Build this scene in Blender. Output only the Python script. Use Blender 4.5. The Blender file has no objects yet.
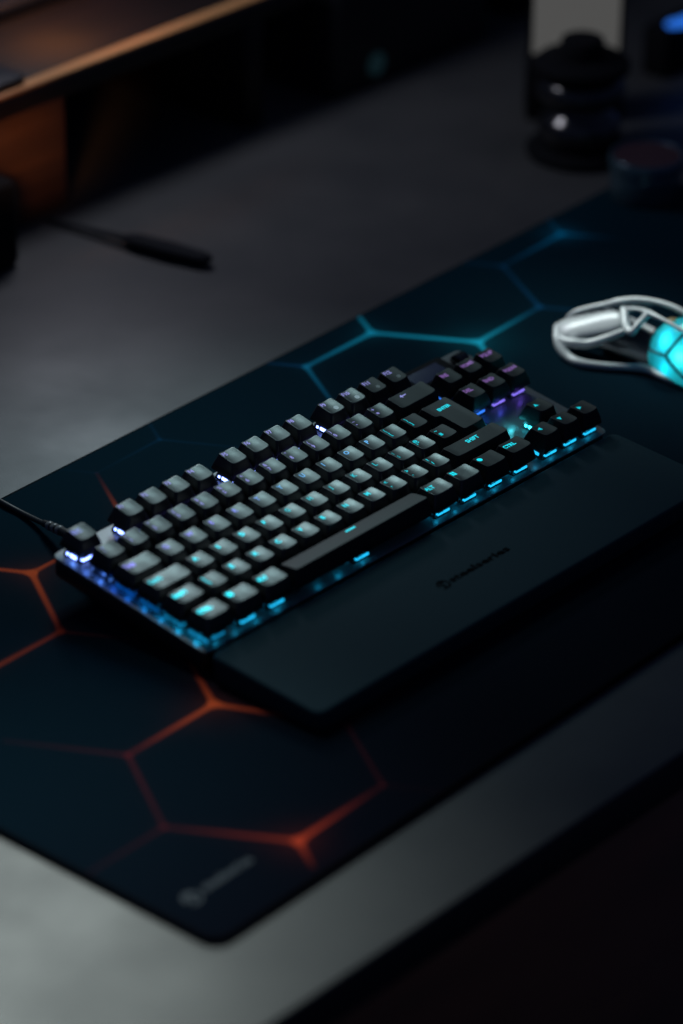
import bpy, math, random
import numpy as np
from mathutils import Vector, Matrix

random.seed(4)
MM = 0.001
ALPHA = math.radians(7.0)          # keys' plane against the mat
HK = 31.0                          # height of that plane above the mat at its front
DZ = 4.0                           # mat thickness: mat top is z = 4 mm, desk top is z = 0
SC = bpy.context.scene
COL = SC.collection

# ------------------------------------------------------------------ materials
def new_mat(name):
    m = bpy.data.materials.new(name); m.use_nodes = True
    nt = m.node_tree
    return m, nt, nt.nodes['Principled BSDF']

def setin(b, **k):
    names = dict(col='Base Color', rough='Roughness', metal='Metallic', spec='Specular IOR Level', trans='Transmission Weight',
                 ior='IOR', emit='Emission Color', es='Emission Strength', sss='Subsurface Weight', coat='Coat Weight',
                 sheen='Sheen Weight', crough='Coat Roughness')
    for a, v in k.items():
        if a in ('col', 'emit') and len(v) == 3: v = (*v, 1)
        b.inputs[names[a]].default_value = v

def noise_bump(nt, b, scale, strength, dist=0.0002, detail=3, coord='Object'):
    tc = nt.nodes.new('ShaderNodeTexCoord'); n = nt.nodes.new('ShaderNodeTexNoise'); bp = nt.nodes.new('ShaderNodeBump')
    n.inputs['Scale'].default_value = scale; n.inputs['Detail'].default_value = detail
    bp.inputs['Strength'].default_value = strength; bp.inputs['Distance'].default_value = dist
    nt.links.new(tc.outputs[coord], n.inputs['Vector']); nt.links.new(n.outputs['Fac'], bp.inputs['Height'])
    nt.links.new(bp.outputs['Normal'], b.inputs['Normal'])
    return tc, n

def mottle(nt, b, c1, c2, scale, detail=4, stretch=(1, 1, 1), inp='Base Color', coord='Object'):
    tc = nt.nodes.new('ShaderNodeTexCoord'); mp = nt.nodes.new('ShaderNodeMapping'); n = nt.nodes.new('ShaderNodeTexNoise'); r = nt.nodes.new('ShaderNodeValToRGB')
    mp.inputs['Scale'].default_value = stretch
    n.inputs['Scale'].default_value = scale; n.inputs['Detail'].default_value = detail
    r.color_ramp.elements[0].position = .3; r.color_ramp.elements[1].position = .7
    r.color_ramp.elements[0].color = (*c1, 1); r.color_ramp.elements[1].color = (*c2, 1)
    nt.links.new(tc.outputs[coord], mp.inputs['Vector']); nt.links.new(mp.outputs[0], n.inputs['Vector'])
    nt.links.new(n.outputs['Fac'], r.inputs['Fac']); nt.links.new(r.outputs['Color'], b.inputs[inp])

def plain(name, col, rough=.5, bump=None, **k):
    m, nt, b = new_mat(name); setin(b, col=col, rough=rough, **k)
    if bump: noise_bump(nt, b, *bump)
    return m

def emis(name, col, s):
    m, nt, b = new_mat(name); setin(b, col=(.02, .02, .02), rough=.4, emit=col, es=s)
    return m

M_KEY, nt, b = new_mat('keycap_plastic'); setin(b, col=(.006, .0075, .009), rough=.36, spec=.85)
noise_bump(nt, b, 2600, .18, .00008)
mottle(nt, b, (.27, .27, .27), (.47, .47, .47), 85, inp='Roughness')
M_KEYDIM, nt, b = new_mat('dim_keycap_plastic'); setin(b, col=(.006, .0075, .009), rough=.55, spec=.38)  # keycap plastic with its sheen cut, so these keys look less lit
noise_bump(nt, b, 2600, .18, .00008)
M_PLATE, nt, b = new_mat('gunmetal_plate'); setin(b, col=(.13, .145, .15), rough=.42, metal=.35, spec=.5); noise_bump(nt, b, 900, .1, .0001)
M_CASE = plain('black_case_plastic', (.012, .012, .013), .5, (1500, .2, .0001))
M_HOUS = plain('switch_housing', (.02, .02, .022), .35)
M_CLEAR = plain('clear_switch_top', (.25, .3, .34), .25)
M_WRIST, nt, b = new_mat('soft_touch_rubber'); setin(b, col=(.011, .033, .044), rough=.78, spec=.1); noise_bump(nt, b, 1800, .15, .0001)
M_DEBOSS = plain('debossed_black', (.002, .003, .004), .9, spec=.02)
M_BLACK = plain('matt_black', (.004, .005, .007), .85, spec=.12)
M_TOOL = plain('tool_plastic', (.010, .012, .016), .8, spec=.15)
M_RUBBER = plain('black_rubber', (.01, .01, .01), .7)
M_GLOSS = plain('glossy_black', (.008, .009, .011), .17, spec=.8)
M_DARK = plain('dark_plastic', (.012, .013, .016), .4)
M_OLED = emis('oled_glass', (.05, .10, .5), .03); M_OLED.node_tree.nodes['Principled BSDF'].inputs['Roughness'].default_value = .5; M_OLED.node_tree.nodes['Principled BSDF'].inputs['Specular IOR Level'].default_value = .1
M_PRINT = plain('grey_white_print', (.85, .88, .88), .4)
M_PRINTDIM = plain('dim_grey_print', (.16, .17, .17), .5)
M_GREY = plain('grey_print', (.07, .085, .10), .7, spec=.1)
M_PANEL = emis('pale_glow', (1, .99, .96), .075)  # glow added so the pale panel behind the gadget comes out brighter
M_CABLE = plain('cable_sleeve', (.02, .02, .02), .45, (1500, .4, .0003))
M_RING = plain('cable_ring_plastic', (.2, .2, .2), .35)

# desk: matt grey laminate with faint mottling
M_DESK, nt, b = new_mat('grey_laminate'); setin(b, rough=.42, spec=.28)
mottle(nt, b, (.40, .40, .40), (.48, .48, .48), 16, 5, inp='Roughness')
mottle(nt, b, (.050, .054, .057), (.072, .075, .076), 13, 14)
noise_bump(nt, b, 900, .4, .00025)
M_DESKEDGE = plain('dark_desk_edge', (.015, .014, .016), .6)
M_FLOOR, nt, b = new_mat('dark_wood_floor'); setin(b, rough=.6)
mottle(nt, b, (.04, .022, .018), (.12, .055, .035), 3, 6, (1, 9, 1))
M_WOOD, nt, b = new_mat('walnut_wood'); setin(b, rough=.45)
mottle(nt, b, (.005, .0022, .0014), (.011, .0045, .0025), 8, 8, (1, 14, 14))
M_PANELWOOD, nt, b = new_mat('lit_panel_wood'); setin(b, rough=.5)  # paler copy of the riser's wood, so the side panel looks lit
mottle(nt, b, (.06, .028, .014), (.10, .046, .022), 8, 8, (1, 14, 14))
M_LITEDGE, nt, b = new_mat('lit_edge_wood'); setin(b, rough=.4)  # paler orange wood, standing for light caught on the shelf's edge
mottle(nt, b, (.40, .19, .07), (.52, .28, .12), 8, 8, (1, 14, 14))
M_BLUE = emis('blue_lamp', (.03, .22, 1.0), .7)
M_TEALDISC = emis('teal_disc', (.05, .16, .2), .06)

# mouse materials
M_MSHELL, nt, b = new_mat('milky_clear_plastic'); setin(b, col=(.80, .84, .83), rough=.42, trans=.1, ior=1.49, spec=.5, sss=.3)
b.inputs['Subsurface Radius'].default_value = (.004, .004, .004)
M_MWHITE = plain('milky_white_plastic', (.82, .85, .84), .28)
M_MCLEAR, nt, b = new_mat('clear_hump_plastic'); setin(b, col=(.75, .9, .92), rough=.12, trans=.95, ior=1.45)
M_MGLOW = emis('cyan_glow_diffuser', (.0, .50, .62), .45)
M_MGLOW2 = emis('pale_cyan_glow_diffuser', (.05, .62, .68), .5)
for m_ in (M_MGLOW, M_MGLOW2): m_.node_tree.nodes['Principled BSDF'].inputs['Base Color'].default_value = (.7, .75, .75, 1)
M_MDARK = plain('mouse_circuit_board', (.01, .02, .035), .5)
M_MBROWN = plain('amber_plastic', (.30, .22, .10), .4)

# ------------------------------------------------------------------ objects
def link(name, me, mats, parent=None, loc=None, smooth=True):
    o = bpy.data.objects.new(name, me); COL.objects.link(o)
    if mats is not None and len(me.materials) == 0:
        for m in (mats if isinstance(mats, (list, tuple)) else [mats]): me.materials.append(m)
    if parent: o.parent = parent
    if loc is not None: o.location = loc
    return o

def mesh(name, verts, faces, smooth=True, scale=MM):
    me = bpy.data.meshes.new(name)
    me.from_pydata([(v[0]*scale, v[1]*scale, v[2]*scale) for v in verts], [], faces)
    me.validate(); me.update()
    if smooth:
        for p in me.polygons: p.use_smooth = True
    return me

def thing(name, label, cat, loc=(0, 0, 0), group=None):
    o = bpy.data.objects.new(name, None); COL.objects.link(o)
    o.location = tuple(c*MM for c in loc); o.empty_display_size = .01
    o['label'] = label; o['category'] = cat
    if group: o['group'] = group
    return o

def tag(o, label, cat, group=None):
    o['label'] = label; o['category'] = cat
    if group: o['group'] = group
    return o

def KW(x, y, z):
    """keyboard-plane millimetres to world millimetres"""
    c, s = math.cos(ALPHA), math.sin(ALPHA)
    return (x, y*c - z*s, y*s + z*c + HK + DZ)

class G:
    """geometry collector in millimetres"""
    def __init__(s): s.v = []; s.f = []; s.mi = []
    def add(s, vs, fs, mi=0):
        o = len(s.v); s.v += [tuple(v) for v in vs]; s.f += [tuple(i+o for i in f) for f in fs]; s.mi += [mi]*len(fs)
    def loft(s, rings, cap0=True, cap1=True, mi=0):
        n = len(rings[0]); vs = [p for r in rings for p in r]; fs = []
        for k in range(len(rings)-1):
            for i in range(n):
                j = (i+1) % n
                fs.append((k*n+i, k*n+j, (k+1)*n+j, (k+1)*n+i))
        if cap0: fs.append(tuple(reversed(range(n))))
        if cap1: fs.append(tuple((len(rings)-1)*n+i for i in range(n)))
        s.add(vs, fs, mi)
    def slab(s, poly, z0, z1, r=2, bev=.4, mi=0, n=5, tf=lambda p: p):
        rings = []
        for z, i in ((z0, bev), (z0+bev*.3, bev*.3), (z0+bev, 0), (z1-bev, 0), (z1-bev*.3, bev*.3), (z1, bev)):
            rings.append([tf((x, y, z)) for x, y in outline(poly, i, r, n)])
        s.loft(rings, mi=mi)
    def box(s, x0, x1, y0, y1, z0, z1, mi=0, bev=.3, tf=lambda p: p, r=None):
        s.slab([(x0, y0), (x1, y0), (x1, y1), (x0, y1)], z0, z1, r if r is not None else bev, bev, mi, 3, tf)
    def tube(s, pts, rad, n=12, mi=0, squash=1.0, sub=6):
        P = spline(pts, sub); m = len(P)
        if not isinstance(rad, (list, tuple)): rad = [rad]*len(pts)
        Rr = np.interp(np.linspace(0, len(pts)-1, m), range(len(pts)), rad)
        rings = []; up = Vector((0, 0, 1))
        for k in range(m):
            a = Vector(P[max(k-1, 0)]); b_ = Vector(P[min(k+1, m-1)]); t = (b_-a).normalized()
            side = t.cross(up)
            if side.length < 1e-3: side = Vector((1, 0, 0))
            side.normalize(); u2 = side.cross(t).normalized()
            c = Vector(P[k])
            rings.append([tuple(c + side*math.cos(2*math.pi*i/n)*Rr[k] + u2*math.sin(2*math.pi*i/n)*Rr[k]*squash) for i in range(n)])
        def shrink(r, c, f, d): return [tuple(Vector(p)*f + Vector(c)*(1-f) + d) for p in r]
        t0 = (Vector(P[0])-Vector(P[1])).normalized(); t1 = (Vector(P[-1])-Vector(P[-2])).normalized()
        a = [shrink(rings[0], P[0], f, t0*Rr[0]*h) for f, h in ((.35, .9), (.75, .62))]
        z = [shrink(rings[-1], P[-1], f, t1*Rr[-1]*h) for f, h in ((.75, .62), (.35, .9))]
        s.loft(a+rings+z, mi=mi)
    def lathe(s, prof, cx=0, cy=0, n=48, mi=0, tf=lambda p: p):
        rings = [[tf((cx+r*math.cos(2*math.pi*i/n), cy+r*math.sin(2*math.pi*i/n), z)) for i in range(n)] for r, z in prof]
        s.loft(rings, mi=mi)
    def build(s, name, mats, parent=None, loc=None, smooth=True, base=None):
        v = s.v
        if base: v = [(p[0]-base[0], p[1]-base[1], p[2]-base[2]) for p in v]
        me = mesh(name, v, s.f, smooth)
        o = link(name, me, mats, parent, loc)
        if max(s.mi or [0]) > 0 and len(me.polygons) == len(s.mi):
            me.polygons.foreach_set('material_index', s.mi)
        me.set_sharp_from_angle(angle=math.radians(50))
        return o

def spline(pts, sub):
    P = [Vector(p) for p in pts]; out = []
    for i in range(len(P)-1):
        p0 = P[max(i-1, 0)]; p1 = P[i]; p2 = P[i+1]; p3 = P[min(i+2, len(P)-1)]
        for k in range(sub):
            t = k/sub
            out.append(.5*((2*p1) + (p2-p0)*t + (2*p0-5*p1+4*p2-p3)*t*t + (3*p1-p0-3*p2+p3)*t**3))
    out.append(P[-1]); return out

def outline(poly, inset, r, n=5):
    out = []; m = len(poly)
    for i in range(m):
        p = np.array(poly[i], float); a = np.array(poly[i-1], float); c = np.array(poly[(i+1) % m], float)
        d1 = (p-a)/np.linalg.norm(p-a); d2 = (c-p)/np.linalg.norm(c-p)
        n1 = np.array([-d1[1], d1[0]]); n2 = np.array([-d2[1], d2[0]])
        q = p + (n1+n2)/(1+float(n1@n2))*inset
        A = q-d1*r; B = q+d2*r
        for k in range(n):
            t = k/(n-1); w = A*(1-t)**2+q*2*t*(1-t)*1.0+B*t*t
            out.append((float(w[0]), float(w[1])))
    return out

# ------------------------------------------------------------------ text as mesh
_txt = {}
def text_mesh(s, size, bold=.0, align='LEFT'):
    key = (s, size, bold, align)
    if key in _txt: return _txt[key]
    cu = bpy.data.curves.new('lettering', 'FONT'); cu.body = s; cu.size = size*MM/.72
    cu.align_x = align; cu.align_y = 'CENTER' if align == 'CENTER' else 'BOTTOM_BASELINE'; cu.offset = bold*MM; cu.resolution_u = 2
    o = bpy.data.objects.new('lettering', cu); COL.objects.link(o)
    dg = bpy.context.evaluated_depsgraph_get(); dg.update()
    me = bpy.data.meshes.new_from_object(o.evaluated_get(dg))
    bpy.data.objects.remove(o)
    vs = [tuple(c/MM for c in v.co) for v in me.vertices]; fs = [tuple(p.vertices) for p in me.polygons]
    bpy.data.meshes.remove(me)
    _txt[key] = (vs, fs); return vs, fs

# ================================================================== SETTING
desk = G()
desk.box(-900, 1400, -236, 1150, -26, 0, mi=0, bev=1.5, r=2)
for k, f in enumerate(desk.f):
    if all(desk.v[i][2] < -1.6 for i in f) or (all(desk.v[i][1] < -234.6 for i in f)): desk.mi[k] = 1
d = desk.build('desk', [M_DESK, M_DESKEDGE]); tag(d, 'grey desk top the keyboard and mouse pad lie on', 'desk')
fl = G(); fl.add([(-5000, -5000, -740), (6000, -5000, -740), (6000, 6000, -740), (-5000, 6000, -740)], [(0, 1, 2, 3)])
f = fl.build('floor', M_FLOOR); f['kind'] = 'structure'

# ------------------------------------------------------------------ mouse pad
PAD_ROT = math.radians(1.6)
pad = thing('mouse_pad', 'large dark mouse pad with orange and teal hexagon lines under the keyboard', 'mouse pad', (-178, -176.5, 0))
pad.rotation_euler = (0, 0, PAD_ROT)
def to_pad(x, y):
    dx, dy = x+178, y+176.5; c, s = math.cos(PAD_ROT), math.sin(PAD_ROT)
    return np.array([dx*c+dy*s, -dx*s+dy*c])
W_, H_ = 900.0, 400.0
z0 = complex(34.87, -57.89); w120 = complex(math.cos(2*math.pi/3), -math.sin(2*math.pi/3))
def lat(c1, c2):
    p = complex(-20.6, -25.9)+z0*(c1+c2*w120); return (p.real, p.imag)
meas = dict(A=(10.1, 151.8), B=(-23.9, 92.3), D=(-20.5, -23.4), E=(-88, -24.9), F=(-123.2, -86.4), G=(-85.7, -145.5), H=(-17.5, -143.2),
            I=(12.9, -90.5), J=(377.4, 215.5), K=(312, 213.9), L=(414.6, 155.9), N=(482.6, 159.7), O=(514.9, 218.2), M=(582.9, 222.1),
            P=(177, 212.7), Q=(120.1, 210.3))
e1 = np.array([z0.real, z0.imag]); e2c = z0*w120; e2 = np.array([e2c.real, e2c.imag]); e3 = -e1-e2
def mv(k, *off):
    p = np.array(meas[k], float)
    for o in off: p = p+o
    return tuple(p)
OR = np.array((1.0, .135, .04)); RD = np.array((.75, .075, .03)); DR = np.array((.26, .025, .03))
TE = np.array((.02, .76, 1.0)); TM = np.array((.0, .42, .75)); TB = np.array((.02, .48, .75)); BL = np.array((.01, .14, .32))
# (from, to, colour at from, strength, colour at to, strength)
segs = [
 (mv('A'), mv('B'), OR, .95, RD, .55), (mv('A'), mv('A', -e1), OR, .95, RD, .5), (mv('A'), mv('A', -e2), OR, .8, RD, .4),
 (mv('B'), mv('B', e2), RD, .55, OR, .55), (mv('B'), mv('B', e1), RD, .30, DR, .10),
 (mv('D'), mv('D', e3), OR, .95, RD, .1), (mv('D'), mv('E'), OR, .95, DR, .35), (mv('D'), mv('I'), OR, 1.0, DR, .2),
 (mv('E'), mv('E', -e1), DR, .32, DR, .12), (mv('E'), mv('F'), DR, .36, DR, .24), (mv('F'), mv('G'), DR, .26, RD, .65),
 (mv('F'), mv('F', e2), DR, .24, DR, .08), (mv('G'), mv('H'), RD, .95, DR, .25), (mv('G'), mv('G', -e3*.35), RD, .8, RD, .15),
 (mv('H'), mv('I'), DR, .26, DR, .26), (mv('I'), mv('I', -e2), DR, .2, DR, .1), (mv('H'), mv('H', e1), DR, .1, DR, .03),
 (mv('Q'), mv('Q', -e3*.95), DR, .15, OR, .75), (mv('Q'), mv('P'), BL, .05, BL, .22), (mv('P'), mv('P', e3), BL, .2, BL, .1),
 (mv('P'), mv('P', e1), BL, .2, BL, .1), (mv('Q'), mv('Q', -e1), BL, .1, BL, .05),
 (mv('J'), mv('K'), TE, .9, TB, .6), (mv('J'), mv('L'), TE, .9, TE, 1.0), (mv('J'), mv('J', e3*.6), TE, .8, TE, .45),
 (mv('K'), mv('K', -e1), BL, .6, BL, .12), (mv('K'), mv('K', -e3), TB, .6, BL, .4),
 (mv('L'), mv('N'), TE, .9, BL, .45), (mv('L'), mv('L', -e3), TE, .9, TB, .4), (mv('N'), mv('O'), BL, .55, BL, .4),
 (mv('N'), mv('N', e1), BL, .45, BL, .2), (mv('O'), mv('M'), BL, .3, TM, .8), (mv('O'), mv('O', -e1), BL, .4, BL, .15),
 (mv('M'), mv('M', e1*.6), TM, .8, BL, .05), (mv('M'), mv('M', e3), TM, .4, BL, .1),
]
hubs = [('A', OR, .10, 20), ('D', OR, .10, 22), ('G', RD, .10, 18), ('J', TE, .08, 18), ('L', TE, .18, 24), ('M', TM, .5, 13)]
STEP = 1.25
nx, ny = int(W_/STEP)+1, int(H_/STEP)+1
X, Y = np.meshgrid(np.linspace(0, W_, nx), np.linspace(0, H_, ny))
# base print: near-black navy, a little more teal along the far side
u = np.clip(Y/H_, 0, 1)[..., None]; uu = np.clip(X/W_, 0, 1)[..., None]
base = np.array((.0008, .0028, .0085))*(1-u) + np.array((.0008, .019, .031))*u
pr = base.copy()
def over(col, a): 
    global pr
    pr = pr*(1-a[..., None]) + col*a[..., None]
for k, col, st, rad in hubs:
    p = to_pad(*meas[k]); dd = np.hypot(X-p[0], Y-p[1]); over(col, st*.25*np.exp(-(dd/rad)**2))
for a_, b__, c0, s0, c1, s1 in segs:
    A = to_pad(*a_); B = to_pad(*b__); L = B-A; n2 = L@L
    t = np.clip(((X-A[0])*L[0]+(Y-A[1])*L[1])/n2, 0, 1)
    dd = np.hypot(X-A[0]-t*L[0], Y-A[1]-t*L[1])
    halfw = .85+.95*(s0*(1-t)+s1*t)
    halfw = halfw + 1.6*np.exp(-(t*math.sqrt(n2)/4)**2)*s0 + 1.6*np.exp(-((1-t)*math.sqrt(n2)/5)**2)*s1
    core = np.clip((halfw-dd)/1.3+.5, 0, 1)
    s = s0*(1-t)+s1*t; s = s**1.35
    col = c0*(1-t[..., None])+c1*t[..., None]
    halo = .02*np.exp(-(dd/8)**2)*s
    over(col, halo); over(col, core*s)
# rounded corners: pull grid points outside the corner arc onto it
Rc = 11.0
Xc = X.copy(); Yc = Y.copy()
for cx, cy, sx, sy in ((Rc, Rc, -1, -1), (W_-Rc, Rc, 1, -1), (Rc, H_-Rc, -1, 1), (W_-Rc, H_-Rc, 1, 1)):
    ddx = (Xc-cx)*sx; ddy = (Yc-cy)*sy
    mk = (ddx > 0) & (ddy > 0)
    q = np.maximum(ddx, ddy); l = np.hypot(ddx, ddy)+1e-9
    fct = np.where(mk, q/l, 1.0)
    Xc = np.where(mk, cx+(Xc-cx)*fct, Xc); Yc = np.where(mk, cy+(Yc-cy)*fct, Yc)
edge = np.minimum(np.minimum(X, W_-X), np.minimum(Y, H_-Y))
Zc = DZ - .5*np.exp(-(edge/1.4))
verts = np.stack([Xc, Yc, Zc], -1).reshape(-1, 3)
idx = np.arange(nx*ny).reshape(ny, nx)
quads = np.stack([idx[:-1, :-1], idx[:-1, 1:], idx[1:, 1:], idx[1:, :-1]], -1).reshape(-1, 4)
# side skirt
ringi = np.concatenate([idx[0, :], idx[1:, -1], idx[-1, -2::-1], idx[-2:0:-1, 0]])
low = verts[ringi].copy(); low[:, 2] = .3; nb = len(verts)
cen = np.array([W_/2, H_/2]); 
verts = np.concatenate([verts, low])
rj = np.roll(ringi, -1); li = np.arange(len(ringi))+nb; lj = np.roll(li, -1)
side = np.stack([li, lj, rj, ringi], -1)
faces = np.concatenate([quads, side])
me = bpy.data.meshes.new('pad_surface')
me.vertices.add(len(verts)); me.vertices.foreach_set('co', (verts*MM).astype(np.float32).ravel())
me.loops.add(len(faces)*4); me.loops.foreach_set('vertex_index', faces.astype(np.int32).ravel())
me.polygons.add(len(faces)); me.polygons.foreach_set('loop_start', (np.arange(len(faces))*4).astype(np.int32))
me.polygons.foreach_set('use_smooth', np.ones(len(faces), bool))
me.update(calc_edges=True)
ca = me.color_attributes.new('print', 'FLOAT_COLOR', 'POINT')
cols = np.concatenate([pr.reshape(-1, 3), np.tile((.003, .003, .004), (len(low), 1))]); cols = np.concatenate([cols, np.ones((len(cols), 1))], 1)
edgef = np.concatenate([np.clip((edge.reshape(-1)-1.0)/1.0, 0, 1), np.zeros(len(low))])[:, None]
cols[:, :3] = cols[:, :3]*edgef + np.array((.003, .003, .004))*(1-edgef)
ca.data.foreach_set('color', cols.astype(np.float32).ravel())
M_PAD, nt, b = new_mat('printed_cloth'); setin(b, rough=.9, spec=.04)
at = nt.nodes.new('ShaderNodeAttribute'); at.attribute_name = 'print'
nt.links.new(at.outputs['Color'], b.inputs['Base Color'])
noise_bump(nt, b, 2200, .35, .0002)
link('pad_surface', me, M_PAD, pad)

def emblem(g, cx, cy, r, z, th):
    """round badge: a broken ring with a small sprung curl"""
    def arc(r0, r1, a0, a1, ox=0, oy=0, n=20):
        vs = []; fs = []
        for i in range(n+1):
            a = a0+(a1-a0)*i/n
            vs += [(cx+ox+r0*math.cos(a), cy+oy+r0*math.sin(a), z), (cx+ox+r1*math.cos(a), cy+oy+r1*math.sin(a), z)]
        for i in range(n): fs.append((2*i, 2*i+1, 2*i+3, 2*i+2))
        g.add(vs, fs)
    arc(r*.70, r, -2.2, 3.3)
    arc(r*.28, r*.56, .4, 4.9, .05*r, .1*r)
    arc(0.02, r*.2, 0, 2*math.pi, -.15*r, -.05*r)
    g.add([(cx-r*.9, cy-r*.9, z), (cx-r*.62, cy-r*1.0, z), (cx+r*.1, cy-r*.45, z), (cx-.1*r, cy-r*.3, z)], [(0, 1, 2, 3)])

g = G()
vs, fs = text_mesh('steelseries', 5.6, .18)
p0 = to_pad(-149.5, -142.5)
wtxt = max(v[0] for v in vs)
sc_ = 36.0/wtxt
g.add([(p0[0]+v[0]*sc_, p0[1]+v[1]*sc_+.6, DZ+.06) for v in vs], fs)
pe = to_pad(-158.5, -140.6)
emblem(g, pe[0], pe[1], 5.4, DZ+.06, .05)
g.build('maker_mark', M_GREY, pad, smooth=False)

# ================================================================== KEYBOARD
U = 19.05
kb = thing('mechanical_keyboard', 'black mechanical keyboard with glowing cyan and violet legends at the centre', 'keyboard', (174.5, 58, DZ))
KBASE = Vector((174.5, 58, DZ))
def kloc(x, y, z): return (Vector(KW(x, y, z)) - KBASE)*MM
ROT = (ALPHA, 0, 0)
ktf = lambda p: tuple(Vector(KW(*p)) - KBASE)

XL, XR, YF, YB = -3.4, 352.6, -2.6, 119.6
PLZ = -16.0
g = G(); g.slab([(XL+1, YF+1), (XR-1, YF+1), (XR-1, YB-1), (XL+1, YB-1)], -29.5, -17.4, 5, 2.0, tf=ktf); g.build('case_bottom', M_CASE, kb)
g = G(); g.slab([(XL, YF), (XR, YF), (XR, YB), (XL, YB)], -17.3, PLZ, 5.5, .5, tf=ktf, n=7); g.build('top_plate', M_PLATE, kb)
for x in (34, 285):
    g = G(); g.box(x, x+32, 96, 103, -44.0, -29.4, tf=ktf, bev=1)
    # foot stands on the mat: cut to the mat's plane
    g.v = [(v[0], v[1], max(v[2], 0.05)) for v in g.v]
    g.build('flip_foot', M_CASE, kb)
for x in (20, 300):
    g = G(); g.box(x, x+30, 2, 8, -31.5, -29.4, tf=ktf, bev=.3)
    g.v = [(v[0], v[1], max(v[2], 0.02)) for v in g.v]
    g.build('rubber_pad', M_RUBBER, kb)

# --- rows: y centre (units), z offset, tilt, dish
ROWS = {'F': (5.71, .2, .075), 'N': (4.5, .8, .06), 'Q': (3.5, -.6, .015), 'A': (2.5, -.6, -.03), 'Z': (1.5, .5, -.06), 'B': (.5, .6, -.06)}
SK = -9.6
def dense(pts, nc, k=6):
    # extra points along the straight runs between the corner arcs
    out = []; m = len(pts)
    for i, p in enumerate(pts):
        out.append(p)
        if i % nc == nc-1:
            q = pts[(i+1) % m]
            out += [(p[0]+(q[0]-p[0])*j/(k+1), p[1]+(q[1]-p[1])*j/(k+1)) for j in range(1, k+1)]
    return out
def dish(x, hwt):
    R_ = min(hwt, 6.6); d_ = max(0.0, min(1.0, (hwt-abs(x))/R_))
    return -.75*(1-(1-d_)**2)
def keycap_geo(poly, zoff, tilt, convex=False):
    """poly: footprint about its own origin; tops about z = 0"""
    g = G()
    xs = [p[0] for p in poly]; ys = [p[1] for p in poly]
    hw = (max(xs)-min(xs))/2; cy = 0
    cxm = (max(xs)+min(xs))/2
    hwt = hw-3.0
    def top(x, y):
        dsh = dish(x-cxm, hwt) if not convex else .25*(1-((y)/6.5)**2)
        return zoff + tilt*y + (dsh if not convex else max(dsh, -.3)) + (.0 if convex else .25)
    def ring(ins, r, z=None, dz=0):
        pts = dense(outline(poly, ins, r), 5)
        if z is not None: return [(x, y, z) for x, y in pts]
        return [(x, y+.35, top(x, y)+dz) for x, y in pts]
    rings = [ring(3.3, 1.2, -3.4), ring(1.9, 1.2, SK+.02), ring(.62, 1.0, SK), ring(.52, 1.1, SK+.25), ring(1.35, 1.5, -5.5), ring(3.0, 1.8, None, -1.0),
             ring(3.2, 1.9, None, -.35), ring(3.32, 1.9, None, -.1), ring(3.5, 1.9, None, 0), ring(3.9, 1.8), ring(4.7, 1.7), ring(5.9, 1.4), ring(7.2, .9), ring(8.4, .4)]
    g.loft(rings)
    return g

def led_colour(x, y):
    """backlight colour at a spot of the board, x in units, y in units"""
    cyan = np.array((.0, .52, .62)); azure = np.array((.02, .22, 1.0)); lav = np.array((.26, .24, 1.0)); vio = np.array((.36, .17, .62)); blue = np.array((.03, .12, 1.0))
    if x > 15.2:
        if y > 3: return vio
        return cyan
    t = y + .12*(7-x)*(1 if x < 7 else .2)
    if y >= 4: return lav if x > .9 else blue*.6+lav*.4
    if y >= 3: 
        k = min(1, max(0, (x-4.5)/2.5)); return lav*(1-k)+np.array((.12, .45, .9))*k if x < 12 else cyan
    return cyan
def leg_strength(x, y):
    if x > 15.2: return .8 if y > 3 else 1.6
    if y >= 5: return 1.0
    if y >= 4: return .9
    if y >= 3:
        if x < 1.5: return 1.8
        if x > 13: return 2.2
        return 1.2 if x < 11 else 1.5
    left = max(0, 1-x/8)
    if y >= 2: return (2.6 if x < 1.6 else 3.2) if x < 6 else (1.3 if x < 11 else 1.7)
    if y >= 1: return 2.0+3.0*left
    return 2.2+3.4*left

keys = []      # (x centre, row, width, legend, sub legend)
def rowkeys(row, x, items):
    for it in items:
        w, leg = it[0], it[1]; sub = it[2] if len(it) > 2 else None
        keys.append((x+w/2, row, w, leg, sub)); x += w
keys.append((.5, 'F', 1, 'ESC', None))
rowkeys('F', 2, [(1, 'F1'), (1, 'F2'), (1, 'F3'), (1, 'F4')])
rowkeys('F', 6.5, [(1, 'F5'), (1, 'F6'), (1, 'F7'), (1, 'F8')])
rowkeys('F', 11, [(1, 'F9', 'dot'), (1, 'F10', 'dot'), (1, 'F11', 'dim'), (1, 'F12', 'dim')])
rowkeys('N', 0, [(1, '`', '¬')] + [(1, str(i), s) for i, s in zip((1, 2, 3, 4, 5, 6, 7, 8, 9, 0), '!"£$%^&*()')] + [(1, '-', '_'), (1, '=', '+'), (2, '<-')])
rowkeys('Q', 0, [(1.5, 'TAB')] + [(1, c) for c in 'QWERTYUIOP'] + [(1, '[', '{'), (1, ']', '}')])
rowkeys('A', 0, [(1.75, 'CAPS')] + [(1, c) for c in 'ASDFGHJKL'] + [(1, ';', ':'), (1, "'", '@'), (1, '#', '~')])
rowkeys('Z', 0, [(1.25, 'SHIFT'), (1, '\\', '|')] + [(1, c) for c in 'ZXCVBNM'] + [(1, ',', '<'), (1, '.', '>'), (1, '/', '?'), (2.75, 'SHIFT')])
rowkeys('B', 0, [(1.25, 'CTRL'), (1.25, 'win'), (1.25, 'ALT'), (6.25, 'bar'), (1.25, 'ALT'), (1.25, 'win'), (1.25, 'mark'), (1.25, 'CTRL')])
NX = 15.335
rowkeys('N', NX, [(1, 'INS'), (1, 'HOME'), (1, 'PGUP')])
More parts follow.
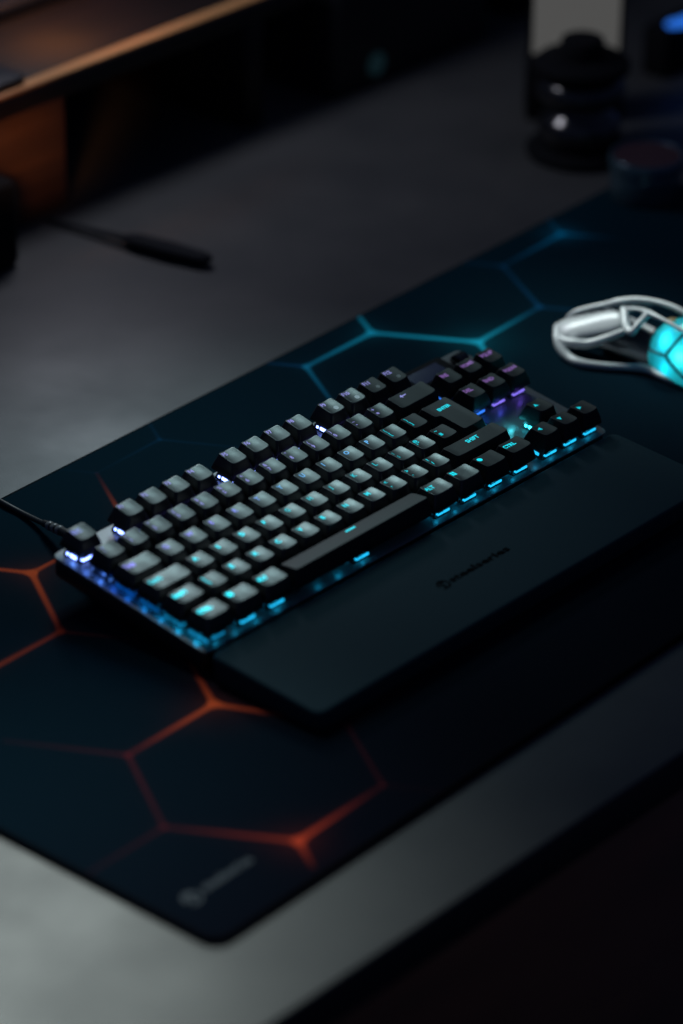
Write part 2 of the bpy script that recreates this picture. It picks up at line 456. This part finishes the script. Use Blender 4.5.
rowkeys('Q', NX, [(1, 'DEL'), (1, 'END'), (1, 'PGDN')])
keys.append((NX+1.5, 'Z', 1, 'up', None))
rowkeys('B', NX, [(1, 'left'), (1, 'down'), (1, 'right')])
keys.append((14.25, 'QA', 1.5, 'ENTER', None))

# ordered cap meshes per (row, width)
cap_me = {}; CG = 'keycaps of the keyboard'
_lm = {}
def legend_mat(col, s):
    s *= .72; k = tuple(np.round(col, 2)) + (round(s, 2),)
    if k not in _lm: _lm[k] = emis('lit_legend', tuple(float(c) for c in col), s)
    return _lm[k]

def legend_geo(leg, sub, w):
    g = G(); z = 0
    def put(s, size, x, y, bold=.06, mi=0):
        vs, fs = text_mesh(s, size, bold); g.add([(v[0]+x, v[1]+y, 0) for v in vs], fs, mi)
    def poly(pts, mi=0): g.add([(x, y, 0) for x, y in pts], [tuple(range(len(pts)))], mi)
    hw = w*U/2; x0 = -hw+4.0
    if leg == 'bar':
        poly([(-4.5, 2.6), (3.5, 2.6), (3.5, 4.0), (-4.5, 4.0)])
    elif leg == 'win':
        for i in (0, 1):
            for j in (0, 1): poly([(x0+.3+i*2.1, 1.2+j*2.0), (x0+2.1+i*2.1, 1.2+j*2.0), (x0+2.1+i*2.1, 2.9+j*2.0), (x0+.3+i*2.1, 2.9+j*2.0)])
    elif leg == 'mark':
        pts = [(x0+2.4+2.1*math.cos(a), 2.8+1.7*math.sin(a)) for a in np.linspace(0, 2*math.pi, 14, endpoint=False)]; poly(pts)
    elif leg in ('up', 'down', 'left', 'right'):
        tri = {'up': [(-1.8, -1.2), (1.8, -1.2), (0, 1.8)], 'down': [(-1.8, 1.2), (0, -1.8), (1.8, 1.2)], 'left': [(1.4, -1.7), (1.4, 1.7), (-1.8, 0)], 'right': [(-1.4, -1.7), (1.8, 0), (-1.4, 1.7)]}[leg]
        poly([(x-2.4, y+1.6) for x, y in tri])
    elif leg == '<-':
        poly([(-8+.5, 3), (-5.6, 4.6), (-5.6, 1.4)]); poly([(-5.7, 2.6), (-2.2, 2.6), (-2.2, 3.4), (-5.7, 3.4)])
    elif len(leg) > 1 and leg[0] != 'F':
        vs, fs = text_mesh(leg, 3.1, .14); mx = max(v[0] for v in vs)
        k = min(1, (w*U-7.4)/mx, 10.8/mx)
        if w >= 2.5 or leg == 'ENTER': x0 = -mx*k/2-.6
        else: x0 = min(-hw+3.6, -mx*k/2)
        g.add([(v[0]*k+x0, v[1]*max(k, .85)+.4, 0) for v in vs], fs)
    elif leg[0] == 'F' and len(leg) > 1:
        put(leg, 3.0, x0+.1, 2.2, .1)
        if sub in ('dot', 'dim'):
            r = 1.7 if sub == 'dot' else 1.4
            poly([(1.6+r*math.cos(a), -2.6+r*math.sin(a)) for a in np.linspace(0, 2*math.pi, 18, endpoint=False)], 1)
    else:
        put(leg, 3.4 if sub is None else 2.9, (-3.2 if sub is None else -4.6), .9 if sub is None else -2.2, .16)
        if sub: put(sub, 2.8, -4.6, 2.2, .12)
    return g

for (x, row, w, leg, sub) in keys:
    if row == 'QA':
        # L-shaped return key, 1.5 wide above and 1.25 wide below
        X0, X1 = 13.5*U, 15*U; XM = 13.75*U; yb, ym, yt = 2*U, 3*U, 4*U
        cx, cyk = 14.375*U, 3.0*U
        poly = [(XM-cx, yb-cyk), (X1-cx, yb-cyk), (X1-cx, yt-cyk), (X0-cx, yt-cyk), (X0-cx, ym-cyk), (XM-cx, ym-cyk)]
        gk = keycap_geo(poly, -.5, -.005); kx, ky = cx, cyk; yu = 3.2; ww = 1.5
    else:
        yu, zo, ti = ROWS[row]
        kx, ky = x*U, yu*U; hw = w*U/2; ww = w
        if leg == 'bar': ti = -.26
        dim = leg == 'bar' or x > 12.9; key_ = (row, w, dim)
        if key_ not in cap_me:
            gg = keycap_geo([(-hw, -U/2), (hw, -U/2), (hw, U/2), (-hw, U/2)], zo, ti, convex=(leg == 'bar'))
            o = gg.build('keycap', M_KEYDIM if dim else M_KEY); cap_me[key_] = o.data; bpy.data.objects.remove(o)
        gk = None
    if gk:
        o = gk.build('keycap', M_KEYDIM, kb, kloc(kx, ky, 0)); zo, ti = -.5, -.005
    else:
        o = link('keycap', cap_me[key_], M_KEY, kb, kloc(kx, ky, 0))
    o.rotation_euler = (ROT[0]+random.gauss(0, .006), random.gauss(0, .007), random.gauss(0, .005))
    # legend follows the dished top
    lg = legend_geo(leg, sub, ww)
    hwt = ww*U/2-3.0
    dx = (kx-cx) if row == 'QA' else 0
    if row == 'QA': lg.v = [(v[0], v[1]+6.5, v[2]) for v in lg.v]
    nv = []
    for v in lg.v:
        d_ = dish(v[0], hwt)+.25 if leg != 'bar' else max(.25*(1-(v[1]/6.5)**2), -.3)
        nv.append((v[0], v[1]+.35, zo+ti*v[1]+d_+.08))
    lg.v = nv
    c = led_colour(x, yu if row != 'QA' else 3.0); s = leg_strength(x, yu if row != 'QA' else 3.0)
    mats = [legend_mat(c*(.75) + .25*np.array((.75, .8, 1.0)) if yu >= 4 and x < 15 else c, s)]
    if sub in ('dot', 'dim'): mats.append(M_PRINT if sub == 'dot' else M_PRINTDIM)
    lo = lg.build('legend', mats, o, smooth=False)

# switches
sw = G(); sw.slab([(-7, -7), (7, -7), (7, 7), (-7, 7)], PLZ+.0, PLZ+1.2, .8, .2)
rings = [[(a, b_, z) for a, b_ in outline([(-7, -7), (7, -7), (7, 7), (-7, 7)], i, .8)] for z, i in ((PLZ+1.25, .2), (PLZ+3.0, .5), (PLZ+6.2, 2.0))]
sw.loft(rings); sw.box(-1.9, 1.9, -.6, .6, -10.2, -3.6, bev=.1); sw.box(-.6, .6, -1.9, 1.9, -10.2, -3.65, bev=.1)
so = sw.build('switch', M_HOUS); sw_me = so.data; bpy.data.objects.remove(so)
def guide_mesh():
    g = G()
    g.box(-5.0, -.4, -7.3, -6.6, PLZ+1.6, PLZ+2.7, bev=.15); g.box(.1, 5.4, -7.35, -6.6, PLZ+1.6, PLZ+3.0, bev=.15)
    g.box(-6.3, -5.3, -7.3, -6.5, PLZ+2.6, PLZ+3.6, bev=.15)
    g.box(-7.3, -6.6, -3.4, 1.2, PLZ+1.6, PLZ+3.4, bev=.15)
    g.box(-7.3, -6.6, 2.8, 4.2, PLZ+1.6, PLZ+3.0, bev=.15)
    g.box(-3, 3, 4.6, 6.4, PLZ+3.4, PLZ+4.9, bev=.2)
    o = g.build('light_guide', None); m = o.data; bpy.data.objects.remove(o); return m
_eg = {}
def edge_glow(k, c, s, x):
    # first column: glowing bars added to imitate led spill at the left rim
    s = s*.16; kk = k+(x,)
    if kk not in _eg:
        g = G(); xe = 3.0-x*U
        for a, b_ in ((-7.2, -3.1), (-2.4, 1.0), (2.2, 4.4), (5.0, 7.4)): g.box(xe, xe+1.0, a, b_, PLZ+1.0, PLZ+2.0+(b_-a)*.12, bev=.15)
        g.box(-5.0, 5.0, -7.3, -6.6, PLZ+1.6, PLZ+2.8, bev=.15)
        o = g.build('light_guide', None); m = o.data; bpy.data.objects.remove(o)
        m.materials.append(emis('switch_light', tuple(float(v) for v in c), s)); _eg[kk] = m
    return _eg[kk]
_gm = {}
for (x, row, w, leg, sub) in keys:
    if row == 'QA': x, yu = 14.375, 3.0
    else: yu = ROWS[row][0]
    o = link('switch', sw_me, M_HOUS, kb, kloc(x*U, yu*U, 0)); o.rotation_euler = ROT
    c = led_colour(x, yu); s = 3.0
    if yu < 3 or (x > 12 and yu < 4): c = np.array((.01, .36, .66))
    if x > 15 and yu > 3: c = np.array((.03, .20, .95)) if x < 16.5 else np.array((.22, .16, .85)); s = 1.3
    if x > 12 and yu > 4 and x < 15: s = .4
    if x > 15 and row == 'Z': c = np.array((.03, .55, .7)); s = 9.0
    if x < 1.3 and yu > 4: c = np.array((.10, .30, 1.0)); s = 4.0 if row == 'N' else 7
    elif x < 1.3 and yu > 2.2: c = np.array((.0, .20, 1.0) if yu > 3 else (.0, .26, .9)); s = 1.6
    elif x < 1.3 and yu < 2: c = np.array((.01, .42, .85)); s = 2.2 if row == 'Z' else 3.4
    if row == 'F': c = np.array((.20, .30, 1.0)); s = 8 if x in (2.5, 7.0, 11.5) or x < 1 else 2.5
    if row == 'N' and x < 14 and x > 1: s = 1.4
    if row == 'B' and x > 1.3: s = 1.9
    k = tuple(np.round(c, 2))+(s,)
    if k not in _gm:
        m = guide_mesh(); m.materials.append(emis('switch_light', tuple(float(v) for v in c), s)); _gm[k] = m
    link('light_guide', _gm[k] if x > 1.3 or row == 'F' else edge_glow(k, c, s, x), None, o)

led_pts = [(2.0, y_, c_, p_) for y_, c_, p_ in ((5.62, (.12, .3, 1), .9), (5.05, (.1, .25, 1), .8), (4.45, (.08, .25, 1), .9), (3.9, (.02, .16, 1), .5), (3.3, (.01, .2, 1), .6), (2.6, (.01, .32, 1), .6), (1.9, (.01, .42, .95), .7), (1.2, (.01, .48, .9), .8), (.45, (.01, .5, .9), .9))]
led_pts = [(1.2, y_*U, c_, p_) for _, y_, c_, p_ in led_pts] + [(x_*U, 1.4, (.01, .42, .75), p_*.5) for x_, p_ in ((.5, .6), (1.3, .6), (2.2, .6), (3.1, .7), (4.9, .5), (5.8, .7), (6.9, .5), (10.3, .6), (11.2, .6), (12.2, .6), (13.1, .6), (14, .6), (15.1, .5), (15.9, .6), (16.9, .6), (17.8, .6))] + [(16.2*U, 38, (.05, .6, .7), 1.6), (15.7*U, 30, (.05, .6, .7), 1.0), (15.8*U, 56, (.03, .16, 1), .5), (16.8*U, 56, (.1, .12, 1), .35), (17.8*U, 56, (.2, .1, .9), .3)]
for x_, y_, c_, p_ in led_pts:
    L = bpy.data.lights.new('key_led', 'POINT'); L.energy = .0016*p_; L.color = c_; L.shadow_soft_size = .001
    o = bpy.data.objects.new('key_led', L); COL.objects.link(o); o.location = Vector(KW(x_, y_, PLZ+3.4))*MM
# display and volume roller above the navigation keys
g = G(); g.slab([(279.5, 98.5), (331, 98.5), (331, 118.8), (279.5, 118.8)], PLZ, PLZ+3.2, 2, .5, tf=ktf); dp = g.build('display_bezel', M_BLACK, kb)
g = G(); g.box(295, 324, 102, 115, PLZ+3.15, PLZ+3.4, tf=ktf, bev=.1); g.build('display', M_OLED, dp)
g = G()
def rolltf(p): return ktf((336+p[2], 108.5+p[0], PLZ+1.5+p[1]))
g.lathe([(4.2, 0), (4.8, .4), (4.8, 8.6), (4.2, 9)], n=32, tf=rolltf); g.build('volume_roller', M_GLOSS, kb)

# cable with strain relief
g = G()
g.tube([(28, 108, 20), (34, 134, 19), (42.5, 160, 15), (49.6, 186, 8.5), (53, 206, 5.8), (54, 224, 5.8), (60, 258, 3), (86, 326, 1.9), (146, 430, 1.9), (175, 560, 1.9)], 1.7, 10)
cb = g.build('cable', M_CABLE, kb, base=tuple(KBASE))
g = G(); g.tube([(28, 112, 20), (36, 140, 18.6), (42.5, 160, 15), (48.3, 181, 9.8)], [3.2, 3.0, 2.8, 2.2], 12); sr = g.build('strain_relief', M_CASE, cb, base=tuple(KBASE))
for t_ in (.1, .38, .66):
    a = Vector((42.5, 160, 15)).lerp(Vector((48.3, 181, 9.8)), t_)
    dr = Vector((5.8, 21, -5.2)).normalized()
    g = G(); g.tube([tuple(a-dr*.8), tuple(a+dr*.8)], 3.2-.5*t_, 14, sub=2); g.build('relief_ring', M_RING, cb, base=tuple(KBASE))

# ================================================================== WRIST REST
wr = thing('wrist_rest', 'smooth dark wrist rest with debossed logo in front of the keyboard', 'wrist rest', (172, -46, DZ))
g = G()
def wtop(y): return 13.0 + (y+86)*(4.0/78)
def wring(ins, f, z=None, r=6.5):
    pts = outline([(-5.0, -86.5), (351, -86.5), (351, -5.2), (-5.0, -5.2)], ins, r, 8)
    return [(x-172, y+46, (z if z is not None else wtop(y)+f)) for x, y in pts]
g.loft([wring(2.5, 0, .1), wring(1.2, 0, .5), wring(.4, 0, 2.5), wring(.0, -2.0), wring(.25, -1.0), wring(.8, -.35), wring(1.6, -.06), wring(2.6, 0)])
g.build('padded_top', M_WRIST, wr)
g = G(); vs, fs = text_mesh('steelseries', 4.6, .24); wt = max(v[0] for v in vs); k = 52.0/wt
g.add([(147.5+v[0]*k-172, -49.8+v[1]*1.15+46, wtop(-49.8+v[1])+.06) for v in vs], fs)
n0 = len(g.v); emblem(g, 142.2-172, -47.6+46, 4.4, 0, .05)
g.v = g.v[:n0]+[(v[0], v[1], wtop(v[1]-46)+.06) for v in g.v[n0:]]
g.build('debossed_logo', M_DEBOSS, wr, smooth=False)

# ================================================================== MOUSE
ms = thing('gaming_mouse', 'skeletal milky clear mouse glowing cyan beside the keyboard', 'mouse', (460, 50, DZ))
MB_ = (460, 50, 0)
def up4(l): return [(x-460, y-50, z) for x, y, z in l]
def mtube(name, pts, rad, mat, parent=ms, sq=1.0, n=14):
    g = G(); g.tube(up4(pts), rad, n, squash=sq); return g.build(name, mat, parent)
# lower hull: closed rail round the base
mtube('base_rail', [(449, 118, 12), (444, 114, 12), (438, 108.5, 9.5), (434.5, 102.5, 6), (432.5, 95, 3.4), (432, 85, 3), (438.5, 71.3, 3), (447, 59.5, 3), (453, 52, 3), (454, 44, 3), (452.6, 34.8, 3), (453, 24.3, 3), (455, 8, 3), (462, -4, 3), (478, -10, 3), (494, -5, 3), (503, 10, 3), (503, 35, 3), (498, 60, 3), (502, 90, 3), (500, 112, 5), (490, 119, 9), (476, 121, 12)],
      [2.2, 2.6, 3.0, 3.2, 3.0, 2.8, 2.4, 2.4, 2.9, 2.5, 2.4, 2.4, 1.9, 2, 2, 2, 2, 2, 2, 2, 2, 2, 2], M_MSHELL)
# main left button: a long rounded shell
def lshell(name, A, Bt, C, mat, th=2.4):
    """lofted shell from three rails A (left), Bt (crown), C (right)"""
    SA, SB, SCc = spline(A, 5), spline(Bt, 5), spline(C, 5); rings = []
    m = len(SB)
    for k in range(m):
        a, b_, c = SA[k], SB[k], SCc[k]
        e = min(k, m-1-k)/(m-1)*2; f = min(1, math.sqrt(max(0, 1-(1-min(1, e*3.2))**2))*.85+.15)
        mid = (a+c)/2
        top = []
        for i in range(9):
            t = i/8; p = (1-t)**2*a+2*t*(1-t)*(2*b_-mid)+t*t*c
            top.append(mid+(p-mid)*f)
        nrm = Vector((0, 0, -1))
        bot = [p+nrm*th*(.4 if i in (0, 8) else 1) for i, p in enumerate(top)][::-1]
        rings.append([tuple(p) for p in top+bot])
    g = G(); g.loft([up4(r) for r in rings]); return g.build(name, mat, ms)
lshell('main_button', [(441.5, 115, 12), (438.5, 104, 12.5), (443, 93, 16), (448.5, 80, 21), (453.5, 68, 27)],
       [(447, 118, 15), (447, 108, 18), (451, 98, 22), (456, 85, 27.5), (458.5, 73, 31.5)],
       [(452, 118, 15), (455, 112, 18), (459, 102, 22), (462.5, 89, 27.5), (463.5, 77, 31.5)], M_MWHITE)
lshell('main_button', [(467, 117, 14), (470, 108, 20), (473, 98, 24), (476, 86, 29), (478, 75, 33)],
       [(476, 119, 15), (479, 109, 20), (483, 98, 24), (486, 86, 28.5), (487, 75, 32.5)],
       [(487, 117, 12), (491, 107, 16), (494, 96, 19), (496, 84, 23), (497, 72, 27)], M_MSHELL)
mtube('side_rail', [(440, 109, 10.5), (438.5, 103, 10), (439, 95.5, 11), (442.5, 86, 12.5), (448.6, 75.2, 18.5), (452, 67, 24)], [2.2, 3.0, 3.2, 2.9, 2.4, 2.2], M_MSHELL)
mtube('ridge_rail', [(458.8, 116.4, 15), (461.3, 112.7, 19), (466, 105.2, 23), (470, 95, 27.5), (473.1, 87.2, 31), (477.2, 76.8, 34.5), (479.5, 64.3, 36.7), (480, 50.5, 37.6), (479.5, 40, 37), (479, 30, 35)], [2.0, 2.2, 2.0, 2.0, 2.6, 2.2, 2.0, 2.0, 2.0, 2.0], M_MSHELL)
mtube('ridge_rail', [(463.4, 75.7, 32.5), (466, 66, 35.3), (462.5, 54.9, 37.5), (459.2, 39.1, 38.5), (457.0, 22.4, 37), (457.5, 8, 31), (460, -4, 20), (464, -9, 5)], [2.0, 1.2, 2.1, 1.2, 1.2, 1.2, 1.4, 1.4], M_MSHELL)
mtube('window_frame', [(463.4, 75.7, 32.5), (459, 71, 31.5), (453.5, 66, 29), (448.5, 60, 29), (447, 55.7, 29.5), (452, 54.5, 34), (462.5, 54.9, 37.5)], [2.6, 2.5, 2.7, 2.7, 2.5, 2.0, 2.4], M_MSHELL)
def blob(name, c, r, mat, rot=0, n=20, parent=ms):
    g = G(); rings = []
    for k in range(1, n):
        ph = math.pi*k/n; rr = math.sin(ph); zz = -math.cos(ph)
        ring = []
        for i in range(24):
            a = 2*math.pi*i/24; x, y = rr*math.cos(a)*r[0], rr*math.sin(a)*r[1]
            ring.append((c[0]-460+x*math.cos(rot)-y*math.sin(rot), c[1]-50+x*math.sin(rot)+y*math.cos(rot), c[2]+zz*r[2]))
        rings.append(ring)
    g.loft(rings); return g.build(name, mat, parent)
M_HUMP, nt, b = new_mat('milky_translucent_plastic'); setin(b, col=(.05, .09, .10), rough=.15, spec=.8)
tr_ = nt.nodes.new('ShaderNodeBsdfTranslucent'); tr_.inputs[0].default_value = (.10, .85, .9, 1); mx_ = nt.nodes.new('ShaderNodeMixShader'); mx_.inputs[0].default_value = .72
nt.links.new(b.outputs[0], mx_.inputs[1]); nt.links.new(tr_.outputs[0], mx_.inputs[2]); nt.links.new(mx_.outputs[0], nt.nodes['Material Output'].inputs[0])
HC, HR = (474, 22, 7), (23.5, 37, 32)
blob('hump_shell', HC, HR, M_HUMP, n=30)
blob('light_block_core', HC, tuple(v*.70 for v in HR), M_MDARK, n=20)  # dark core added inside so the led light does not bounce around
def hp(th, ph, f=1.015):
    th, ph = math.radians(th), math.radians(ph)
    return (HC[0]+HR[0]*f*math.cos(ph)*math.cos(th), HC[1]+HR[1]*f*math.cos(ph)*math.sin(th), HC[2]+HR[2]*f*math.sin(ph))
def harc(a, b_, n=6): return [hp(a[0]+(b_[0]-a[0])*i/n, a[1]+(b_[1]-a[1])*i/n) for i in range(n+1)]
for a, b_ in (((162, 20), (174, 62)), ((162, 20), (124, 12)), ((162, 20), (196, 0)), ((196, 0), (250, 8)), ((174, 62), (240, 40)), ((124, 12), (100, 30))):
    mtube('rib', harc(a, b_), .9, M_MDARK, n=8)
g = G(); g.box(448-460+8, 492-460, -2-50, 92-50, 3.5, 5.2, bev=.4, r=6); g.build('circuit_board', M_MDARK, ms)
blob('amber_cap', (472, 41, 31.5), (5, 6.5, 3.2), M_MBROWN)
g = G(); g.lathe([(6, -3), (7.5, -2.4), (7.5, 2.4), (6, 3)], n=28, tf=lambda p: (466-460+p[2], 96-50+p[0], 17+p[1])); g.build('scroll_wheel', M_MDARK, ms)

# ================================================================== THINGS BEHIND
# screwdriver
sd = thing('screwdriver', 'slim dark screwdriver with a thick handle lying on the open desk', 'screwdriver', (373, 405, 0))
g = G(); g.tube([(367-373, 436-405, 6.2), (370-373, 424-405, 6.4), (375-373, 398-405, 6.6), (381-373, 372-405, 6.4)], [3.4, 7.6, 8.2, 6.6], 14, squash=.62); g.build('handle', M_TOOL, sd)
g = G(); g.tube([(358-373, 500-405, 3.0), (362-373, 470-405, 4.6), (367-373, 436-405, 6.2)], [2.2, 2.8, 3.8], 10, squash=.6); g.build('shaft', M_TOOL, sd)

# wooden monitor riser
rs = thing('monitor_riser', 'dark wooden monitor riser with orange lit front edge at the back', 'monitor riser', (420, 600, 0))
RB = (420, 600, 0)
def rbox(name, x0, x1, y0, y1, z0, z1, mat, bev=1.0, parent=rs):
    g = G(); g.box(x0-420, x1-420, y0-600, y1-600, z0, z1, bev=bev); return g.build(name, mat, parent)
rbox('shelf_board', -150, 640, 513, 760, 90, 105, M_WOOD)
rbox('front_rail', -150, 640, 502.0, 512.7, 88, 102.3, M_WOOD, 1.0)
rbox('lit_front_edge', -150, 640, 502.4, 512.9, 102.5, 105.8, M_LITEDGE, 1.0)  # light along the edge, put in as a paler strip
rbox('side_panel', 190, 388, 512, 528, 0, 89.6, M_PANELWOOD)
rbox('side_panel', 572, 590, 512, 740, 0, 89.6, M_WOOD)
rbox('back_panel', 388.5, 571.5, 722, 736, 0, 89.6, M_DARK)
# dark object standing at the left end, one on the shelf
t = thing('speaker', 'small black box standing against the riser at the left edge', 'speaker', (280, 478, 0))
g = G(); g.box(-60, 18, -14, 14, 0, 64, bev=5, r=6); g.build('cabinet', M_BLACK, t)
t = thing('tray', 'thin black tray lying on the shelf at the left edge of the picture', 'tray', (250, 516, 105.6))
g = G(); g.box(-80, 98, -10, 60, 0, 7, bev=1.5, r=4); g.build('tray_body', M_DARK, t)
t = thing('monitor_stand', 'black monitor base on top of the wooden riser', 'monitor stand', (470, 660, 105.1))
g = G(); g.slab([(-170, -58), (40, -58), (40, 60), (-170, 60)], 0, 12, 10, 2.5); g.build('base_plate', M_DARK, t)
g = G(); g.box(-120, -20, 20, 45, 11.5, 260, bev=3, r=6); g.build('column', M_DARK, t)

# small device with a dim disc
t = thing('speaker', 'low black device with a dim teal round light on its face beside the riser', 'speaker', (716, 530, 0))
g = G(); g.box(-60, 120, -30, 60, 0, 150, bev=6, r=8); g.build('cabinet', M_DARK, t)
g = G(); g.lathe([(8.5, 0), (9, .4), (9, 1.4), (8.0, 1.8)], n=32, tf=lambda p: (-14+p[0], -30-p[2], 18+p[1])); g.build('round_light', M_TEALDISC, t)
# dark box filling the back, right of the device
t = thing('computer_case', 'black computer case standing at the back right corner of the desk', 'computer', (1010, 640, 0))
g = G(); g.box(-130, 160, -130, 240, 0, 430, bev=4, r=6); g.build('case_body', M_BLACK, t)

# rounded gadget with knob and two highlights
gd = thing('desk_gadget', 'glossy black rounded gadget with a knob on top, standing on a round foot', 'gadget', (707, 307, 0))
prof = [(2, 1), (34, .2), (38, 2), (38.5, 5), (36, 7.5), (22, 10), (15, 13)]
g = G(); g.lathe(prof, n=64); g.build('foot', M_BLACK, gd)
g = G(); g.lathe([(14, 4), (24, 7), (28, 13), (30.5, 20), (30.5, 25), (29, 29), (25.5, 33), (21.5, 36), (21, 39), (26, 42), (31, 46), (33, 51), (32, 56), (28.5, 61), (25, 63.5)], n=64)
g.build('round_body', M_GLOSS, gd)
g = G(); g.lathe([(26, 63), (33, 65), (35, 67), (35, 72), (31, 75), (15, 76.5), (.5, 76.5)], n=48); g.build('collar', M_BLACK, gd)
g = G(); g.lathe([(11, 74), (15.5, 75), (16, 77), (16, 88), (14.5, 90), (.5, 90.5)], n=32); g.build('knob', M_BLACK, gd)
# pale upright panel behind it, given a glow to lift its tone
t = thing('panel', 'phone with an added glow on its pale screen standing in a dark holder behind the glossy rounded gadget', 'panel', (763, 357, 0))
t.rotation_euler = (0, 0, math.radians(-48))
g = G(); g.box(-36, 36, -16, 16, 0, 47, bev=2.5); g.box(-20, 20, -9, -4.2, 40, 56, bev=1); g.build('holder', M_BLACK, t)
g = G(); g.box(-35, 35, -4, 4, 46, 196, bev=2, r=5); g.build('panel_body', M_BLACK, t)
g = G(); g.box(-32, 32, -4.3, -3.9, 49, 193, bev=.1); g.build('pane', M_PANEL, t)  # glowing sheet added to brighten the panel
# blue light bar
t = thing('blue_light_strip', 'small blue glowing light on a dark base at the top right', 'light', (878, 350, 0))
g = G(); g.box(-18, 40, -6, 18, 0, 40, bev=3); g.build('base', M_BLACK, t)
g = G(); g.tube([(-12, -3, 44), (4, -6, 43), (30, -14, 47), (60, -26, 52)], [3.6, 4.8, 4.6, 4.6], 12, squash=.8); g.build('glowing_tube', M_BLUE, t)

# small round tin on the mat's far edge
tn = thing('tin', 'short dark round tin on the far edge of the mouse pad', 'tin', (674, 220, DZ))
M_TIN, nt, b = new_mat('dark_brushed_metal'); setin(b, col=(.05, .10, .13), rough=.22, metal=.5)
M_LID = plain('dark_maroon_lid', (.04, .018, .026), .5)
g = G(); g.lathe([(23.5, 0), (25, .5), (25.4, 1.5), (25.4, 24), (24.8, 25)], n=64); g.build('can', M_TIN, tn)
g = G(); g.lathe([(25.7, 23), (26.6, 23.4), (26.6, 31.2), (25.9, 32), (24.8, 32), (24.2, 31.2), (24.0, 30.4), (.5, 30.2)], n=64); g.build('lid', [M_TIN, M_LID], tn)
l_ = [o for o in COL.objects if o.name == 'lid'][0]
for p in l_.data.polygons:
    if p.center.z > .0298 and (p.center.x**2+p.center.y**2)**.5 < .0243: p.material_index = 1

# ================================================================== LIGHTS
def area(name, loc, target, sx, sy, power, col, spread=None):
    L = bpy.data.lights.new(name, 'AREA'); L.shape = 'RECTANGLE'; L.size = sx; L.size_y = sy; L.energy = power; L.color = col
    if spread: L.spread = math.radians(spread)
    o = bpy.data.objects.new(name, L); COL.objects.link(o)
    o.location = Vector(loc)*MM
    o.rotation_euler = (Vector(target)-Vector(loc)).to_track_quat('-Z', 'Y').to_euler()
    return o
# screen of the monitor on the riser (above the frame)
area('monitor_light', (490, 468, 540), (140, 112, 20), .32, .18, .088, (.60, .96, 1.0), 34)
# lamp over the desk: its shadows fall short, to the left and towards the viewer
area('desk_lamp', (120, 265, 660), (-312, -150, 0), .14, .10, .40, (.88, 1.0, .96), 45)
# warm lamp on the riser
pl = bpy.data.lights.new('warm_lamp', 'SPOT'); pl.spot_size = math.radians(84); pl.spot_blend = .5; pl.energy = .34; pl.color = (1, .32, .06); pl.shadow_soft_size = .03
o = bpy.data.objects.new('warm_lamp', pl); COL.objects.link(o); o.location = (.45, .575, .205)

def point(name, loc, power, col, soft=.03):
    L = bpy.data.lights.new(name, 'POINT'); L.energy = power; L.color = col; L.shadow_soft_size = soft
    o = bpy.data.objects.new(name, L); COL.objects.link(o); o.location = Vector(loc)*MM; return o
point('rear_desk_fill', (430, 540, 400), 2.2, (.88, .88, 1.0), .05)  # unseen fill light, added to brighten the rear of the desk
for th_, ph_, e_, c_ in ((145, 38, .0042, (.16, .80, 1.0)), (100, 50, .0008, (.6, .8, .5)), (180, 28, .0052, (.30, .90, .92)), (225, 30, .0040, (.35, .85, .9)), (162, 5, .0016, (.02, .75, 1.0))):
    p_ = hp(th_, ph_, .86); point('mouse_led', (p_[0], p_[1], p_[2]+DZ), e_, c_, .002)
point('under_desk_fill', (1100, 760, -250), .16, (1, .5, .25), .05)  # unseen warm fill, added to lift the dark floor
ml = bpy.data.lights.new('mouse_fill_spot', 'SPOT'); ml.energy = 13; ml.color = (.85, 1.0, .97); ml.shadow_soft_size = .08; ml.spot_size = math.radians(17); ml.spot_blend = .7  # unseen fill spot, added to brighten the mouse alone
o = bpy.data.objects.new('mouse_fill_spot', ml); COL.objects.link(o); o.location = (.52, .52, .50)
o.rotation_euler = (Vector((.46, .06, .02))-Vector(o.location)).to_track_quat('-Z', 'Y').to_euler()
sl = bpy.data.lights.new('panel_fill_spot', 'SPOT'); sl.energy = 1.9; sl.color = (1, .40, .12); sl.shadow_soft_size = .02; sl.spot_size = math.radians(18); sl.spot_blend = .8  # unseen warm fill, added for the riser's left panel
o = bpy.data.objects.new('panel_fill_spot', sl); COL.objects.link(o); o.location = (.15, .33, .15)
o.rotation_euler = (Vector((.35, .512, .060))-Vector(o.location)).to_track_quat('-Z', 'Y').to_euler()
w = bpy.data.worlds.new('World'); SC.world = w; w.use_nodes = True
bg = w.node_tree.nodes['Background']; bg.inputs[0].default_value = (.28, .42, 1.0, 1); bg.inputs[1].default_value = .05

# ================================================================== CAMERA
R = [[0.6696715600276044, -0.7426054713318712, 0.008781551011298419], [-0.3572682184731597, -0.33250093985173423, -0.8728130069303094], [0.6510755883606829, 0.581360678878167, -0.4879757568723143]]
cd = bpy.data.cameras.new('camera'); cam = bpy.data.objects.new('camera', cd); COL.objects.link(cam)
right, down, fwd = (Vector(r) for r in R)
m = Matrix((right, -down, -fwd)).transposed().to_4x4()
m.translation = Vector((-1197.6334, -1165.8965, 1036.5603+DZ))*MM
cam.matrix_world = m
cd.sensor_fit = 'VERTICAL'; cd.sensor_height = 36; cd.sensor_width = 24; cd.lens = 3565.93/1024*36
cd.clip_start = .05; cd.clip_end = 50
cd.dof.use_dof = True; cd.dof.focus_distance = 2.125; cd.dof.aperture_fstop = 3.0; cd.dof.aperture_blades = 0
SC.camera = cam
SC.view_settings.view_transform = 'Standard'; SC.view_settings.look = 'None'; SC.view_settings.exposure = 0; SC.view_settings.gamma = 1
SC.render.engine = 'CYCLES'
SC.cycles.use_denoising = True
SC.cycles.max_bounces = 8
SC.cycles.sample_clamp_indirect = 3
